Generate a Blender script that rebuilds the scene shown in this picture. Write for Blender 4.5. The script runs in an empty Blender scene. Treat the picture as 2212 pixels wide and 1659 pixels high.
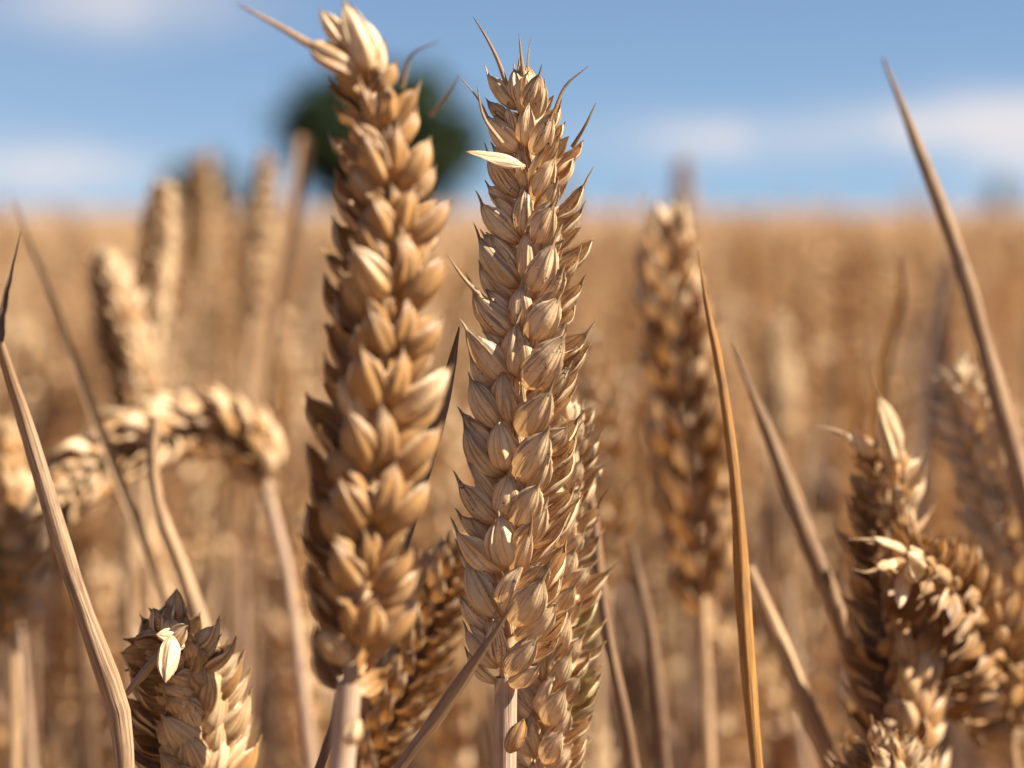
import bpy, math, random
import numpy as np
from mathutils import Vector, Matrix

S = bpy.context.scene
COL = S.collection
R = math.radians
rng = np.random.default_rng(7)

# ------------------------------------------------------------------ camera, sky, sun, exposure
CAM_Z = 0.90
PITCH = math.atan(0.07256)
FOCUS = 0.35
HW = 0.4286                                   # frame width per metre of distance
cam_d = bpy.data.cameras.new('camera'); cam = bpy.data.objects.new('camera', cam_d); COL.objects.link(cam)
cam.location = (0, 0, CAM_Z); cam.rotation_euler = (R(90) - PITCH, 0, 0)
cam_d.sensor_width = 36; cam_d.lens = 36 / HW
cam_d.clip_start = 0.01; cam_d.clip_end = 6000
cam_d.dof.use_dof = True; cam_d.dof.focus_distance = FOCUS
cam_d.dof.aperture_fstop = 84.0 / 6.6
cam_d.dof.aperture_blades = 0
S.camera = cam

SUN_EL, SUN_AZ = R(44), R(98)                 # azimuth clockwise from +Y (the view direction)
world = bpy.data.worlds.new('World'); S.world = world; world.use_nodes = True
wn, wl = world.node_tree.nodes, world.node_tree.links
wn.clear()
w_out = wn.new('ShaderNodeOutputWorld'); w_bg = wn.new('ShaderNodeBackground')
sky = wn.new('ShaderNodeTexSky'); sky.sky_type = 'NISHITA'; sky.sun_disc = False
sky.sun_elevation = SUN_EL; sky.sun_rotation = SUN_AZ
sky.altitude = 2500; sky.air_density = 1.0; sky.dust_density = 0.1; sky.ozone_density = 3.0
w_bg.inputs['Strength'].default_value = 0.050
w_tc = wn.new('ShaderNodeTexCoord')
lift = wn.new('ShaderNodeVectorMath'); lift.operation = 'ADD'; lift.inputs[1].default_value = (0, 0, .10); wl.new(w_tc.outputs['Generated'], lift.inputs[0])
nrmw = wn.new('ShaderNodeVectorMath'); nrmw.operation = 'NORMALIZE'; wl.new(lift.outputs[0], nrmw.inputs[0]); wl.new(nrmw.outputs[0], sky.inputs[0])
# clouds low over the field: soft banks at fixed compass directions, broken up by noise
def wmath(op, a, b=None, c=None):
    n = wn.new('ShaderNodeMath'); n.operation = op
    for i, x in enumerate((a, b, c)):
        if x is None: continue
        if isinstance(x, (int, float)): n.inputs[i].default_value = x
        else: wl.new(x, n.inputs[i])
    return n.outputs[0]
sepw = wn.new('ShaderNodeSeparateXYZ'); wl.new(w_tc.outputs['Generated'], sepw.inputs[0])
az = wmath('ARCTAN2', sepw.outputs[0], sepw.outputs[1]); el = wmath('ARCSINE', sepw.outputs[2])
cmb = wn.new('ShaderNodeCombineXYZ'); wl.new(wmath('MULTIPLY', az, 26.0), cmb.inputs[0]); wl.new(wmath('MULTIPLY', el, 52.0), cmb.inputs[1])
nz = wn.new('ShaderNodeTexNoise'); nz.inputs['Scale'].default_value = 1.0; nz.inputs['Detail'].default_value = 4.0
wl.new(cmb.outputs[0], nz.inputs['Vector'])
tot = None
for a0, e0, sa, se, k in ((-9.3, 4.85, 2.0, .5, .9), (-11.6, 1.0, 2.2, .40, 1.0), (4.9, 1.7, 2.0, .36, .8), (11.6, 2.0, 2.0, .42, 1.9),
                          (13.0, 1.2, 1.6, .5, .7), (-30, 2.5, 9, 1.2, .7), (34, 3, 8, 1.0, .7), (75, 9, 14, 3, .8), (-80, 11, 16, 3, .8), (170, 8, 30, 3, .7)):
    da = wmath('DIVIDE', wmath('SUBTRACT', az, R(a0)), R(sa)); de = wmath('DIVIDE', wmath('SUBTRACT', el, R(e0)), R(se))
    r2 = wmath('ADD', wmath('MULTIPLY', da, da), wmath('MULTIPLY', de, de))
    g = wmath('MULTIPLY', wmath('EXPONENT', wmath('MULTIPLY', r2, -0.5)), k)
    tot = g if tot is None else wmath('ADD', tot, g)
dens = wmath('MULTIPLY', tot, wmath('ADD', wmath('MULTIPLY', nz.outputs['Fac'], 1.6), -0.1))
cl = wn.new('ShaderNodeClamp'); wl.new(dens, cl.inputs[0]); cl.inputs['Max'].default_value = 0.85
tint = wn.new('ShaderNodeMix'); tint.data_type = 'RGBA'; tint.blend_type = 'MULTIPLY'; tint.inputs[0].default_value = 1.0
tint.inputs[7].default_value = (.99, .96, .91, 1)
wl.new(sky.outputs[0], tint.inputs[6])
cm = wn.new('ShaderNodeMix'); cm.data_type = 'RGBA'; wl.new(cl.outputs[0], cm.inputs[0]); wl.new(tint.outputs[2], cm.inputs[6])
cm.inputs[7].default_value = (6.4, 6.0, 6.0, 1)
wl.new(cm.outputs[2], w_bg.inputs['Color']); wl.new(w_bg.outputs[0], w_out.inputs['Surface'])

sun_d = bpy.data.lights.new('sun', 'SUN'); sun = bpy.data.objects.new('sun', sun_d); COL.objects.link(sun)
sun_d.energy = 5.0; sun_d.angle = R(0.5); sun_d.color = (1.0, 0.92, 0.78)
to_sun = Vector((math.sin(SUN_AZ) * math.cos(SUN_EL), math.cos(SUN_AZ) * math.cos(SUN_EL), math.sin(SUN_EL)))
sun.rotation_euler = to_sun.to_track_quat('Z', 'Y').to_euler()

S.view_settings.view_transform = 'Standard'; S.view_settings.look = 'None'
S.view_settings.exposure = 1.46; S.view_settings.gamma = 1.0; S.view_settings.use_curve_mapping = False
S.render.engine = 'CYCLES'
S.cycles.use_denoising = True
S.cycles.max_bounces = 10; S.cycles.diffuse_bounces = 5; S.cycles.transmission_bounces = 6
S.cycles.sample_clamp_indirect = 6

# ------------------------------------------------------------------ helpers
def P(px, py, d):
    """point that the photo shows at (px, py) of 2212 x 1659, d metres ahead of the lens"""
    x = (px - 1106) / 2212 * HW * d; y = -(py - 829.5) / 2212 * HW * d
    c, s = math.cos(PITCH), math.sin(PITCH)
    return np.array((x, d * c + y * s, CAM_Z - d * s + y * c))
def unit(v):
    v = np.asarray(v, float); return v / (np.linalg.norm(v) + 1e-12)
def smooth_path(pts, n):
    """smooth cubic through pts, resampled at n even arc lengths"""
    p = np.asarray(pts, float)
    if len(p) == 2: dense = p[0] + (p[1] - p[0]) * np.linspace(0, 1, 40)[:, None]
    else:
        h = np.maximum(np.linalg.norm(np.diff(p, axis=0), axis=1), 1e-9)[:, None]; sl = np.diff(p, axis=0) / h
        m = np.vstack([sl[:1], (sl[:-1] * h[1:] + sl[1:] * h[:-1]) / (h[1:] + h[:-1]), sl[-1:]])
        t = np.linspace(0, 1, 24, endpoint=False)[:, None]; out = []
        for i in range(len(p) - 1):
            hh = h[i]
            out.append((2*t**3-3*t**2+1)*p[i] + (t**3-2*t**2+t)*hh*m[i] + (3*t**2-2*t**3)*p[i+1] + (t**3-t**2)*hh*m[i+1])
        dense = np.vstack(out + [p[-1:]])
    l = np.concatenate([[0], np.cumsum(np.linalg.norm(np.diff(dense, axis=0), axis=1))])
    s = np.linspace(0, l[-1], n)
    return np.stack([np.interp(s, l, dense[:, k]) for k in range(3)], 1), l[-1]
def tangents(p):
    t = np.gradient(p, axis=0); return t / (np.linalg.norm(t, axis=1, keepdims=True) + 1e-12)
class MB:
    """collects grids of points into one mesh, with strip coordinates (st) and a tone (rnd) per vertex"""
    def __init__(s): s.v, s.f, s.st, s.rnd, s.n = [], [], [], [], 0
    def grid(s, pts, st, rnd, wrap=False):
        nv, nu = pts.shape[:2]
        idx = np.arange(nv * nu).reshape(nv, nu) + s.n
        a = idx[:-1]; b = idx[1:]
        if wrap:
            q = np.stack([a, np.roll(a, -1, 1), np.roll(b, -1, 1), b], -1)
        else:
            q = np.stack([a[:, :-1], a[:, 1:], b[:, 1:], b[:, :-1]], -1)
        s.v.append(pts.reshape(-1, 3)); s.f.append(q.reshape(-1, 4)); s.st.append(st.reshape(-1, 3))
        s.rnd.append(np.broadcast_to(np.asarray(rnd, float), (nv * nu, 3))); s.n += nv * nu
        return s
    def arrays(s): return np.vstack(s.v), np.vstack(s.f), np.vstack(s.st), np.vstack(s.rnd)
    def build(s, name, mat, parent=None, off=(0, 0, 0)):
        o = bpy.data.objects.new(name, mesh_from(name, *s.arrays(), mat, off)); COL.objects.link(o)
        if parent: o.parent = parent
        return o
def mesh_from(name, v, f, st, rnd, mat, off=(0, 0, 0), mat2=None, mi=None):
    me = bpy.data.meshes.new(name); v = (v - np.asarray(off)).astype(np.float32)
    me.vertices.add(len(v)); me.vertices.foreach_set('co', v.ravel())
    me.loops.add(f.size); me.loops.foreach_set('vertex_index', f.astype(np.int32).ravel())
    me.polygons.add(len(f)); me.polygons.foreach_set('loop_start', np.arange(0, f.size, f.shape[1], dtype=np.int32))
    me.update(calc_edges=True)
    me.polygons.foreach_set('use_smooth', np.ones(len(f), bool))
    for nm, arr in (('st', st), ('rnd', rnd)):
        a = me.attributes.new(nm, 'FLOAT_VECTOR', 'POINT'); a.data.foreach_set('vector', np.asarray(arr, np.float32).ravel())
    me.materials.append(mat)
    if mat2: me.materials.append(mat2); me.polygons.foreach_set('material_index', np.asarray(mi, np.int32))
    me.validate(); return me
def tube(mb, pts, radii, nu=8, rnd=(.5, .3, 0), seed=0., ref=(0.3, -1, 0.1), flat=1.0):
    p = np.asarray(pts, float); t = tangents(p); r = np.broadcast_to(np.asarray(radii, float), (len(p),))
    n0 = np.asarray(ref, float); n = n0 - t * (t @ n0)[:, None]; n /= np.linalg.norm(n, axis=1, keepdims=True) + 1e-12
    b = np.cross(t, n); a = np.linspace(0, 2 * np.pi, nu, endpoint=False)
    pts3 = p[:, None] + (np.cos(a)[None, :, None] * n[:, None] * flat + np.sin(a)[None, :, None] * b[:, None]) * r[:, None, None]
    l = np.concatenate([[0], np.cumsum(np.linalg.norm(np.diff(p, axis=0), axis=1))])
    st = np.stack(np.broadcast_arrays(np.abs(a / np.pi - 1)[None], l[:, None] * 100, seed), -1)
    return mb.grid(pts3, st, rnd, wrap=True)
def blade(mb, pts, widths, fold=.5, nu=7, rnd=(.5, .4, 0), seed=0., ref=(.2, -1, .1), twist=0., thick=.00012):
    """dry leaf: a folded strip with an upper and a lower face"""
    p = np.asarray(pts, float); t = tangents(p); w = np.interp(np.linspace(0, 1, len(p)), np.linspace(0, 1, len(widths)), widths)
    n0 = np.asarray(ref, float); n = n0 - t * (t @ n0)[:, None]; n /= np.linalg.norm(n, axis=1, keepdims=True) + 1e-12
    b = np.cross(t, n); tw = np.linspace(0, twist, len(p))[:, None]
    tw = tw + (.22 * np.sin(np.linspace(0, 26, len(p)) + seed))[:, None]
    n, b = n * np.cos(tw) + b * np.sin(tw), b * np.cos(tw) - n * np.sin(tw)
    u = np.linspace(-1, 1, nu); x = np.sin(u * (0.5 + fold)) / np.sin(min(.5 + fold, 1.57)); y = np.abs(u) ** 1.5 * fold
    sg = np.linspace(0, 1, len(p)); sd = seed + 1.3
    el = 1 + .10 * np.sin(sg * 61 + sd) * np.sin(sg * 23 + 2 * sd) + .06 * np.sin(sg * 141 + sd); er = 1 + .10 * np.sin(sg * 53 + 3 * sd) * np.sin(sg * 29 + sd) + .06 * np.sin(sg * 127 + 2 * sd)
    x = np.where(u[None] < 0, x[None] * el[:, None], x[None] * er[:, None])
    up = p[:, None] + (x[:, :, None] * b[:, None] + y[None, :, None] * n[:, None]) * (w[:, None, None] / 2)
    lo = up - n[:, None] * thick
    l = np.concatenate([[0], np.cumsum(np.linalg.norm(np.diff(p, axis=0), axis=1))])
    ring = np.concatenate([up, lo[:, ::-1]], 1); uu = np.concatenate([u, u[::-1]])
    st = np.stack(np.broadcast_arrays(uu[None], l[:, None] * 100, seed), -1)
    return mb.grid(ring, st, rnd, wrap=True)
GL_V = np.array([0, .05, .14, .28, .45, .62, .76, .87, .94, 1.]); 
GL_W = np.array([.28, .50, .77, .96, 1., .93, .76, .50, .28, .05])
LE_W = np.array([.26, .47, .75, .95, 1., .90, .70, .44, .24, .05])
def husk(mb, base, direc, normal, L, W, D=.55, wrap=1.5, keel=.12, ku=0., bend=.0, flare=.0, beak=0., lemma=False, nu=13, nv=17,
         rnd=(.5, .3, 0), g=None, blunt=0.):
    """one glume or lemma: a boat-shaped scale with a keel, its tip drawn out into a beak"""
    g = g or rng
    z = unit(direc); y = np.asarray(normal, float); y = unit(y - z * (y @ z)); x = np.cross(y, z)
    v = np.linspace(0, 1, nv) ** .9; u = np.linspace(-1, 1, nu)
    prof = np.interp(v, GL_V, LE_W if lemma else GL_W)
    if blunt: prof = prof + blunt * np.interp(v, GL_V, [.02, .04, .03, .02, 0, .05, .12, .15, .10, .02])
    if nv > 8:
        for _ in range(2): prof[1:-1] = .25 * prof[:-2] + .5 * prof[1:-1] + .25 * prof[2:]
    A = wrap * (1 - .25 * v[:, None] ** 3); a = u[None] * A
    sx = np.sin(a) / np.sin(np.minimum(A, 1.5)); cy = (np.cos(a) - np.cos(A) * .3)
    w = W / 2 * prof[:, None]
    kk = np.exp(-((u[None] - ku) / .17) ** 2) * np.clip(v[:, None] * 3, 0, 1)
    ph = g.uniform(0, 6.28, 4)
    fold = sum(g.uniform(.05, .15) * sg * np.exp(-((u[None] - c0 - .1 * (v[:, None] - .5)) / .13) ** 2) for c0, sg in ((-.72 + g.normal(0, .06), 1), (-.42 + g.normal(0, .08), -1), (.40 + g.normal(0, .08), -1), (.70 + g.normal(0, .06), 1))) * np.clip(v[:, None] * 4 - .3, 0, 1)
    X = w * sx * (1 + .04 * np.sin(5 * v[:, None] + ph[0])) + W * .05 * np.sin(3.1 * v[:, None] + ph[1]) * v[:, None]
    Y = w * (D * 2 * cy * (1 - .2 * v[:, None]) + keel * kk + (fold * 1.6 if nu > 8 else 0)) + .02 * W * np.sin(4 * u[None] + 6 * v[:, None] + ph[2])
    Y = Y + L * bend * (v * (1 - v) * 4)[:, None] + L * flare * (np.clip(v - .55, 0, 1) / .45)[:, None] ** 2 * .45
    fr = np.clip((v[:, None] - .55) / .4, 0, 1) * np.abs(u[None]) ** 3
    X = X * (1 - fr * .22 * np.abs(np.sin(23 * v[:, None] + ph[1]) * np.sin(11 * v[:, None] + ph[2])))
    Y = Y + W * .07 * (np.abs(u[None]) ** 6) * np.sin(9 * v[:, None] + ph[3])
    Z = L * (v[:, None] + 0 * u[None]) - L * .03 * np.abs(u[None]) ** 2 * v[:, None]
    if beak > 0:
        tip = np.clip((v - .955) / .045, 0, 1)[:, None]
    pts = base + X[..., None] * x + Y[..., None] * y + Z[..., None] * z
    st = np.stack(np.broadcast_arrays(u[None], v[:, None], g.uniform(0, 90)), -1)
    mb.grid(pts, st, rnd)
    c = pts[-1].mean(0); d = unit(pts[-1].mean(0) - pts[-4].mean(0)) if nv > 5 else z
    return c, d, y
def awn(mb, start, d, curl, L, r, g, rnd=(.4, .6, 0), nu=5, n=8):
    s = np.linspace(0, 1, n)[:, None]; side = unit(np.cross(d, curl) + 1e-9)
    p = start - d * (.0009 + .0003 * g.random()) * (1 - s) ** 2 + d * L * 1.0 * s + curl * L * s ** 2 * g.uniform(.15, .5) + side * L * s ** 2 * g.normal(0, .14)
    tube(mb, p, r * (1 - s[:, 0]) ** .75 + .00003, nu=nu, rnd=rnd, seed=g.uniform(0, 90), ref=curl + .01)
def empty(name, loc):
    o = bpy.data.objects.new(name, None); COL.objects.link(o); o.location = loc; o.empty_display_size = .02; return o
def tag(o, label=None, cat=None, group=None, kind=None):
    if label: o['label'] = label
    if cat: o['category'] = cat
    if group: o['group'] = group
    if kind: o['kind'] = kind
    return o

# ------------------------------------------------------------------ materials
def nodes_of(name):
    m = bpy.data.materials.new(name); m.use_nodes = True; nt = m.node_tree; nt.nodes.clear(); return m, nt.nodes, nt.links
class NB:
    def __init__(s, n, l): s.n, s.l = n, l
    def put(s, sock, x):
        if isinstance(x, (int, float)): sock.default_value = x
        elif isinstance(x, tuple): sock.default_value = x if len(x) == 4 or sock.type == 'VECTOR' else (*x, 1)
        else: s.l.new(x, sock)
    def m(s, op, a, b=None, c=None, clamp=False):
        k = s.n.new('ShaderNodeMath'); k.operation = op; k.use_clamp = clamp
        for i, x in enumerate((a, b, c)):
            if x is not None: s.put(k.inputs[i], x)
        return k.outputs[0]
    def mix(s, f, a, b, mode='MIX'):
        k = s.n.new('ShaderNodeMix'); k.data_type = 'RGBA'; k.blend_type = mode
        s.put(k.inputs[0], f); s.put(k.inputs[6], a); s.put(k.inputs[7], b); return k.outputs[2]
    def step(s, x, lo, hi):
        k = s.n.new('ShaderNodeMapRange'); k.interpolation_type = 'SMOOTHSTEP'
        s.put(k.inputs[0], x); k.inputs[1].default_value = lo; k.inputs[2].default_value = hi; return k.outputs[0]
    def vec(s, x, y, z):
        k = s.n.new('ShaderNodeCombineXYZ'); s.put(k.inputs[0], x); s.put(k.inputs[1], y); s.put(k.inputs[2], z); return k.outputs[0]
    def noise(s, v, scale, detail=2., rough=.5):
        k = s.n.new('ShaderNodeTexNoise'); s.l.new(v, k.inputs['Vector']); k.inputs['Scale'].default_value = scale
        k.inputs['Detail'].default_value = detail; k.inputs['Roughness'].default_value = rough; return k.outputs['Fac']
    def attr(s, name):
        k = s.n.new('ShaderNodeAttribute'); k.attribute_name = name; q = s.n.new('ShaderNodeSeparateXYZ'); s.l.new(k.outputs['Vector'], q.inputs[0]); return q.outputs
def husk_material(name='dry_husk', pale=(.87, .63, .37), tan=(.48, .25, .085), brown=(.18, .095, .055), trans=.19):
    m, n, l = nodes_of(name); b = NB(n, l)
    st, rd = b.attr('st'), b.attr('rnd')
    oi = n.new('ShaderNodeObjectInfo')
    tc = n.new('ShaderNodeTexCoord')
    au = b.m('ABSOLUTE', st[0])
    n1 = b.noise(b.vec(b.m('MULTIPLY', st[0], 7.), b.m('MULTIPLY', st[1], 1.6), st[2]), 1.0, 3.)
    n2 = b.noise(b.vec(b.m('MULTIPLY', st[0], 17.), b.m('MULTIPLY', st[1], 1.3), b.m('ADD', st[2], 31.)), 1.0, 2.)
    n3 = b.noise(b.vec(b.m('MULTIPLY', st[0], 2.2), b.m('MULTIPLY', st[1], 2.5), b.m('ADD', st[2], 57.)), 1.0, 2.)
    tone = b.m('ADD', b.m('MULTIPLY', n1, .9), b.m('SUBTRACT', b.m('MULTIPLY', rd[0], .8), .4))
    col = b.mix(b.step(tone, .33, .64), tan, pale)
    col = b.mix(b.m('MULTIPLY', b.step(n3, .5, .75), .45), col, (.56, .32, .085))
    # rosy brown nerves and stained tips
    st2 = b.m('MULTIPLY', b.step(n2, .53, .64), b.m('ADD', b.m('MULTIPLY', rd[1], .8), .30))
    col = b.mix(b.m('MULTIPLY', st2, b.step(n3, .25, .55)), col, (.22, .105, .06))
    tipm = b.m('MULTIPLY', b.step(b.m('ADD', st[1], b.m('MULTIPLY', b.m('SUBTRACT', n1, .5), .35)), .78, 1.0), b.m('ADD', b.m('MULTIPLY', rd[1], .6), .25))
    col = b.mix(tipm, col, brown)
    col = b.mix(b.m('MULTIPLY', b.step(au, .84, .97), .6), b.mix(b.m('MULTIPLY', b.m('MULTIPLY', b.step(au, .66, .76), b.step(au, .90, .80)), .55), col, (.19, .095, .05)), (.80, .63, .41))  # pale margin; the dark band inside it paints the shade of the crease
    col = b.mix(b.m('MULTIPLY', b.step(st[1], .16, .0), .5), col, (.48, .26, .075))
    vein = b.step(b.m('SINE', b.m('ADD', b.m('MULTIPLY', st[0], 19.), b.m('ADD', b.m('MULTIPLY', n3, 5.), st[2]))), .55, 1.)
    col = b.mix(b.m('MULTIPLY', b.m('MULTIPLY', vein, b.step(n1, .35, .6)), .55), col, (.30, .16, .075))
    dust = b.noise(tc.outputs['Object'], 1100., 4., .7)
    col = b.mix(b.m('MULTIPLY', b.step(dust, .46, .64), .16), col, (.36, .235, .145))
    # black mould specks
    sp = b.noise(tc.outputs['Object'], 2600., 2.); sp2 = b.noise(tc.outputs['Object'], 420., 2.)
    spot = b.m('MULTIPLY', b.step(sp, .60, .68), b.m('MULTIPLY', b.step(sp2, .50, .66), b.m('MULTIPLY', rd[1], 1.9)), clamp=True)
    col = b.mix(spot, col, (.05, .04, .035))
    col = b.mix(b.m('MULTIPLY', rd[2], b.step(n1, .35, .6)), col, (.23, .25, .075))
    hv = n.new('ShaderNodeHueSaturation'); l.new(col, hv.inputs['Color'])
    b.put(hv.inputs['Value'], b.m('ADD', b.m('MULTIPLY', oi.outputs['Random'], .28), .85))
    col = hv.outputs[0]
    bump = n.new('ShaderNodeBump'); bump.inputs['Strength'].default_value = .85; bump.inputs['Distance'].default_value = .00018
    l.new(b.m('ADD', b.m('ADD', n2, b.m('MULTIPLY', dust, .5)), b.m('MULTIPLY', b.m('SINE', b.m('MULTIPLY', st[0], 26.)), .22)), bump.inputs['Height'])
    pr = n.new('ShaderNodeBsdfPrincipled'); l.new(col, pr.inputs['Base Color']); pr.inputs['Roughness'].default_value = .40
    pr.inputs['Specular IOR Level'].default_value = .5; l.new(bump.outputs[0], pr.inputs['Normal'])
    tr = n.new('ShaderNodeBsdfTranslucent'); l.new(b.mix(1., col, (1., .83, .58), 'MULTIPLY'), tr.inputs['Color']); l.new(bump.outputs[0], tr.inputs['Normal'])
    ms = n.new('ShaderNodeMixShader'); ms.inputs[0].default_value = trans; l.new(pr.outputs[0], ms.inputs[1]); l.new(tr.outputs[0], ms.inputs[2])
    out = n.new('ShaderNodeOutputMaterial'); l.new(ms.outputs[0], out.inputs['Surface']); return m
def straw_material(name, a, c, dark=(.16, .10, .07), trans=0.12, streak=9., dk=.5):
    m, n, l = nodes_of(name); b = NB(n, l)
    st, rd = b.attr('st'), b.attr('rnd'); oi = n.new('ShaderNodeObjectInfo')
    n1 = b.noise(b.vec(b.m('MULTIPLY', st[0], streak), b.m('MULTIPLY', st[1], .55), st[2]), 1., 3.)
    n2 = b.noise(b.vec(b.m('MULTIPLY', st[0], streak * 2.4), b.m('MULTIPLY', st[1], .9), b.m('ADD', st[2], 20.)), 1., 2.)
    n3 = b.noise(b.vec(st[0], b.m('MULTIPLY', st[1], 1.7), b.m('ADD', st[2], 44.)), 1., 3.)
    tone = b.m('ADD', n1, b.m('MULTIPLY', b.m('SUBTRACT', rd[0], .5), .5))
    col = b.mix(b.step(tone, .3, .7), a, c)
    col = b.mix(b.m('MULTIPLY', b.step(n2, .54, .66), b.m('MULTIPLY', rd[1], 1.2)), col, dark)
    col = b.mix(b.m('MULTIPLY', b.step(n3, .55, .72), dk), col, dark)
    hv = n.new('ShaderNodeHueSaturation'); l.new(col, hv.inputs['Color']); b.put(hv.inputs['Value'], b.m('ADD', b.m('MULTIPLY', oi.outputs['Random'], .3), .82))
    col = hv.outputs[0]
    bump = n.new('ShaderNodeBump'); bump.inputs['Strength'].default_value = .7; bump.inputs['Distance'].default_value = .0003
    l.new(b.m('ADD', n2, n1), bump.inputs['Height'])
    pr = n.new('ShaderNodeBsdfPrincipled'); l.new(col, pr.inputs['Base Color']); pr.inputs['Roughness'].default_value = .5
    pr.inputs['Specular IOR Level'].default_value = .4; l.new(bump.outputs[0], pr.inputs['Normal'])
    tr = n.new('ShaderNodeBsdfTranslucent'); l.new(b.mix(1., col, (1., .75, .45), 'MULTIPLY'), tr.inputs['Color'])
    ms = n.new('ShaderNodeMixShader'); ms.inputs[0].default_value = trans; l.new(pr.outputs[0], ms.inputs[1]); l.new(tr.outputs[0], ms.inputs[2])
    out = n.new('ShaderNodeOutputMaterial'); l.new(ms.outputs[0], out.inputs['Surface']); return m
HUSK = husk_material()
STRAW = straw_material('ripe_straw', (.36, .205, .095), (.58, .385, .215), dk=.35)
RIB = straw_material('ribbed_straw', (.30, .165, .08), (.60, .40, .24), streak=13., dk=.45)
LEAF = straw_material('dry_leaf_blade', (.28, .145, .06), (.47, .30, .17), trans=.2, streak=5., dk=.45)
ORANGE = straw_material('orange_dry_blade', (.40, .17, .035), (.60, .31, .085), trans=.25, streak=5., dk=.5)
DARK = straw_material('weathered_dark_blade', (.15, .09, .06), (.30, .19, .13), trans=.1, streak=5.)
FSTEM = straw_material('brown_field_straw', (.13, .066, .032), (.34, .20, .11), dk=.6)  # darker straw: the shade deep in the crop is put into its colour
FLEAF = straw_material('brown_field_leaf', (.095, .046, .022), (.27, .145, .075), trans=.15, streak=5., dk=.5)  # leaf colour darkened to paint the shaded gaps low in the crop
PINK = straw_material('pinkish_straw', (.48, .29, .175), (.64, .45, .31), dk=.3, streak=14.)
def plain(name, c1, c2, scale, rough=.9, bump=.0):
    m, n, l = nodes_of(name); b = NB(n, l); tc = n.new('ShaderNodeTexCoord')
    f = b.noise(tc.outputs['Object'], scale, 6., .6); col = b.mix(b.step(f, .3, .7), c1, c2)
    pr = n.new('ShaderNodeBsdfPrincipled'); l.new(col, pr.inputs['Base Color']); pr.inputs['Roughness'].default_value = rough
    pr.inputs['Specular IOR Level'].default_value = .2
    if bump:
        bp = n.new('ShaderNodeBump'); bp.inputs['Distance'].default_value = bump; l.new(f, bp.inputs['Height']); l.new(bp.outputs[0], pr.inputs['Normal'])
    out = n.new('ShaderNodeOutputMaterial'); l.new(pr.outputs[0], out.inputs['Surface']); return m
SOIL = plain('soil', (.16, .10, .06), (.30, .20, .12), 9., bump=.03)
CANOPY = plain('ripe_crop_canopy', (.31, .175, .10), (.48, .295, .18), 2.5)
BARK = plain('bark', (.08, .06, .045), (.15, .11, .08), 3.)
FOL = plain('tree_foliage', (.013, .027, .012), (.036, .062, .024), .9)

# ------------------------------------------------------------------ the ear of wheat
def spikelet_parts(p, T, o, t, k, g, awn_k, tone, mould, terminal=False, res=(13, 17), lite=False, spread=1.0, green=0., plump=0.):
    """the husks of one spikelet at p: T up the ear, o away from its axis, t along its flat side. Yields (kind, MB)."""
    mm = .001 * k; nu, nv = res
    def rd(): return (float(np.clip(tone + g.normal(0, .2), 0, 1)), float(np.clip(mould * g.gamma(1.6, .6), 0, 1)), green)
    out = []
    def one(kind, b, al, be, nrm, L, W, D, aw, lemma, **kw):
        al = R(al * spread) + g.normal(0, .10); be = be + g.normal(0, .07)
        d = unit(T * math.cos(al) + t * math.sin(al) + o * be)
        mb = MB(); r_ = rd(); W *= 1 + .10 * plump; aw *= 1 - .5 * plump; kw['flare'] = kw.get('flare', 0.) - .12 * plump
        c, dd, yy = husk(mb, b, d, nrm, L * mm * g.uniform(.86, 1.08), W * mm * (g.uniform(.86, 1.10) if g.random() > .08 else .55), D, lemma=lemma, nu=nu, nv=nv, rnd=r_, g=g,
                         bend=g.normal(.02, .015), blunt=plump, **kw)
        la = aw * mm
        out.append((kind, mb))
        if la > .0003 and not lite:
            ab = MB() if la > .0035 else mb
            awn(ab, c, unit(dd + .15 * T), unit(o * .8 + t * math.sin(al) + T * .4), la, (.00024 if la > .0035 else .00027) * k, g, rnd=(r_[0] * .6, max(.5, r_[1]), 0))
            if ab is not mb: out.append(('awn', ab))
    for s in (1, -1):
        ts = t * s
        one('glume', p + o * .7 * mm + ts * 1.3 * mm, 49 * s, .30, ts * .62 + o * .80 - T * .30, 8.0, 3.8, .46, g.uniform(.5, 1.3), False,
            wrap=1.4, keel=.24, ku=-.12 * s, flare=g.uniform(-.08, .09))
    lem = ((1, 2.2, 1.7, 41, .44, 9.4, 4.6), (-1, 2.7, 1.7, 41, .44, 9.2, 4.5))
    for s, up, ou, al, be, L, W in lem:
        ts = t * s; aw = g.gamma(1.7, .8) * awn_k + .3
        one('lemma', p + T * up * mm + o * ou * mm + ts * .9 * mm, al * s, be, ts * .55 + o * .85, L, W, .56, aw, True, wrap=1.5, keel=.16, ku=.15 * s, flare=g.uniform(-.10, .10))
        if not lite:
            one('palea', p + T * (up + 1.0) * mm + o * (ou + .1) * mm + ts * .7 * mm, (al - 5) * s, be * .95, o * .62 + T * .75 - ts * .15, L * .90, W * .62, .5, g.uniform(0, .6), True, wrap=1.35, keel=.22, ku=.1 * s)
    one('lemma', p + T * 3.4 * mm + o * 2.4 * mm, g.normal(0, 8), .40, o + T * .1 + t * g.normal(0, .3), 8.0, 4.3, .52, g.gamma(1.6, .9) * awn_k + .3, True, wrap=1.5, keel=.28, ku=g.normal(0, .2), flare=g.uniform(-.1, .06))
    if not lite and g.random() < .65:
        one('lemma', p + T * 5.4 * mm + o * 1.8 * mm + t * g.normal(0, 1.0) * mm, g.normal(0, 12), .30, o + t * g.normal(0, .4), 6.4, 2.6, .5, .8, True, wrap=1.8, keel=.05)
    return out
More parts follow.
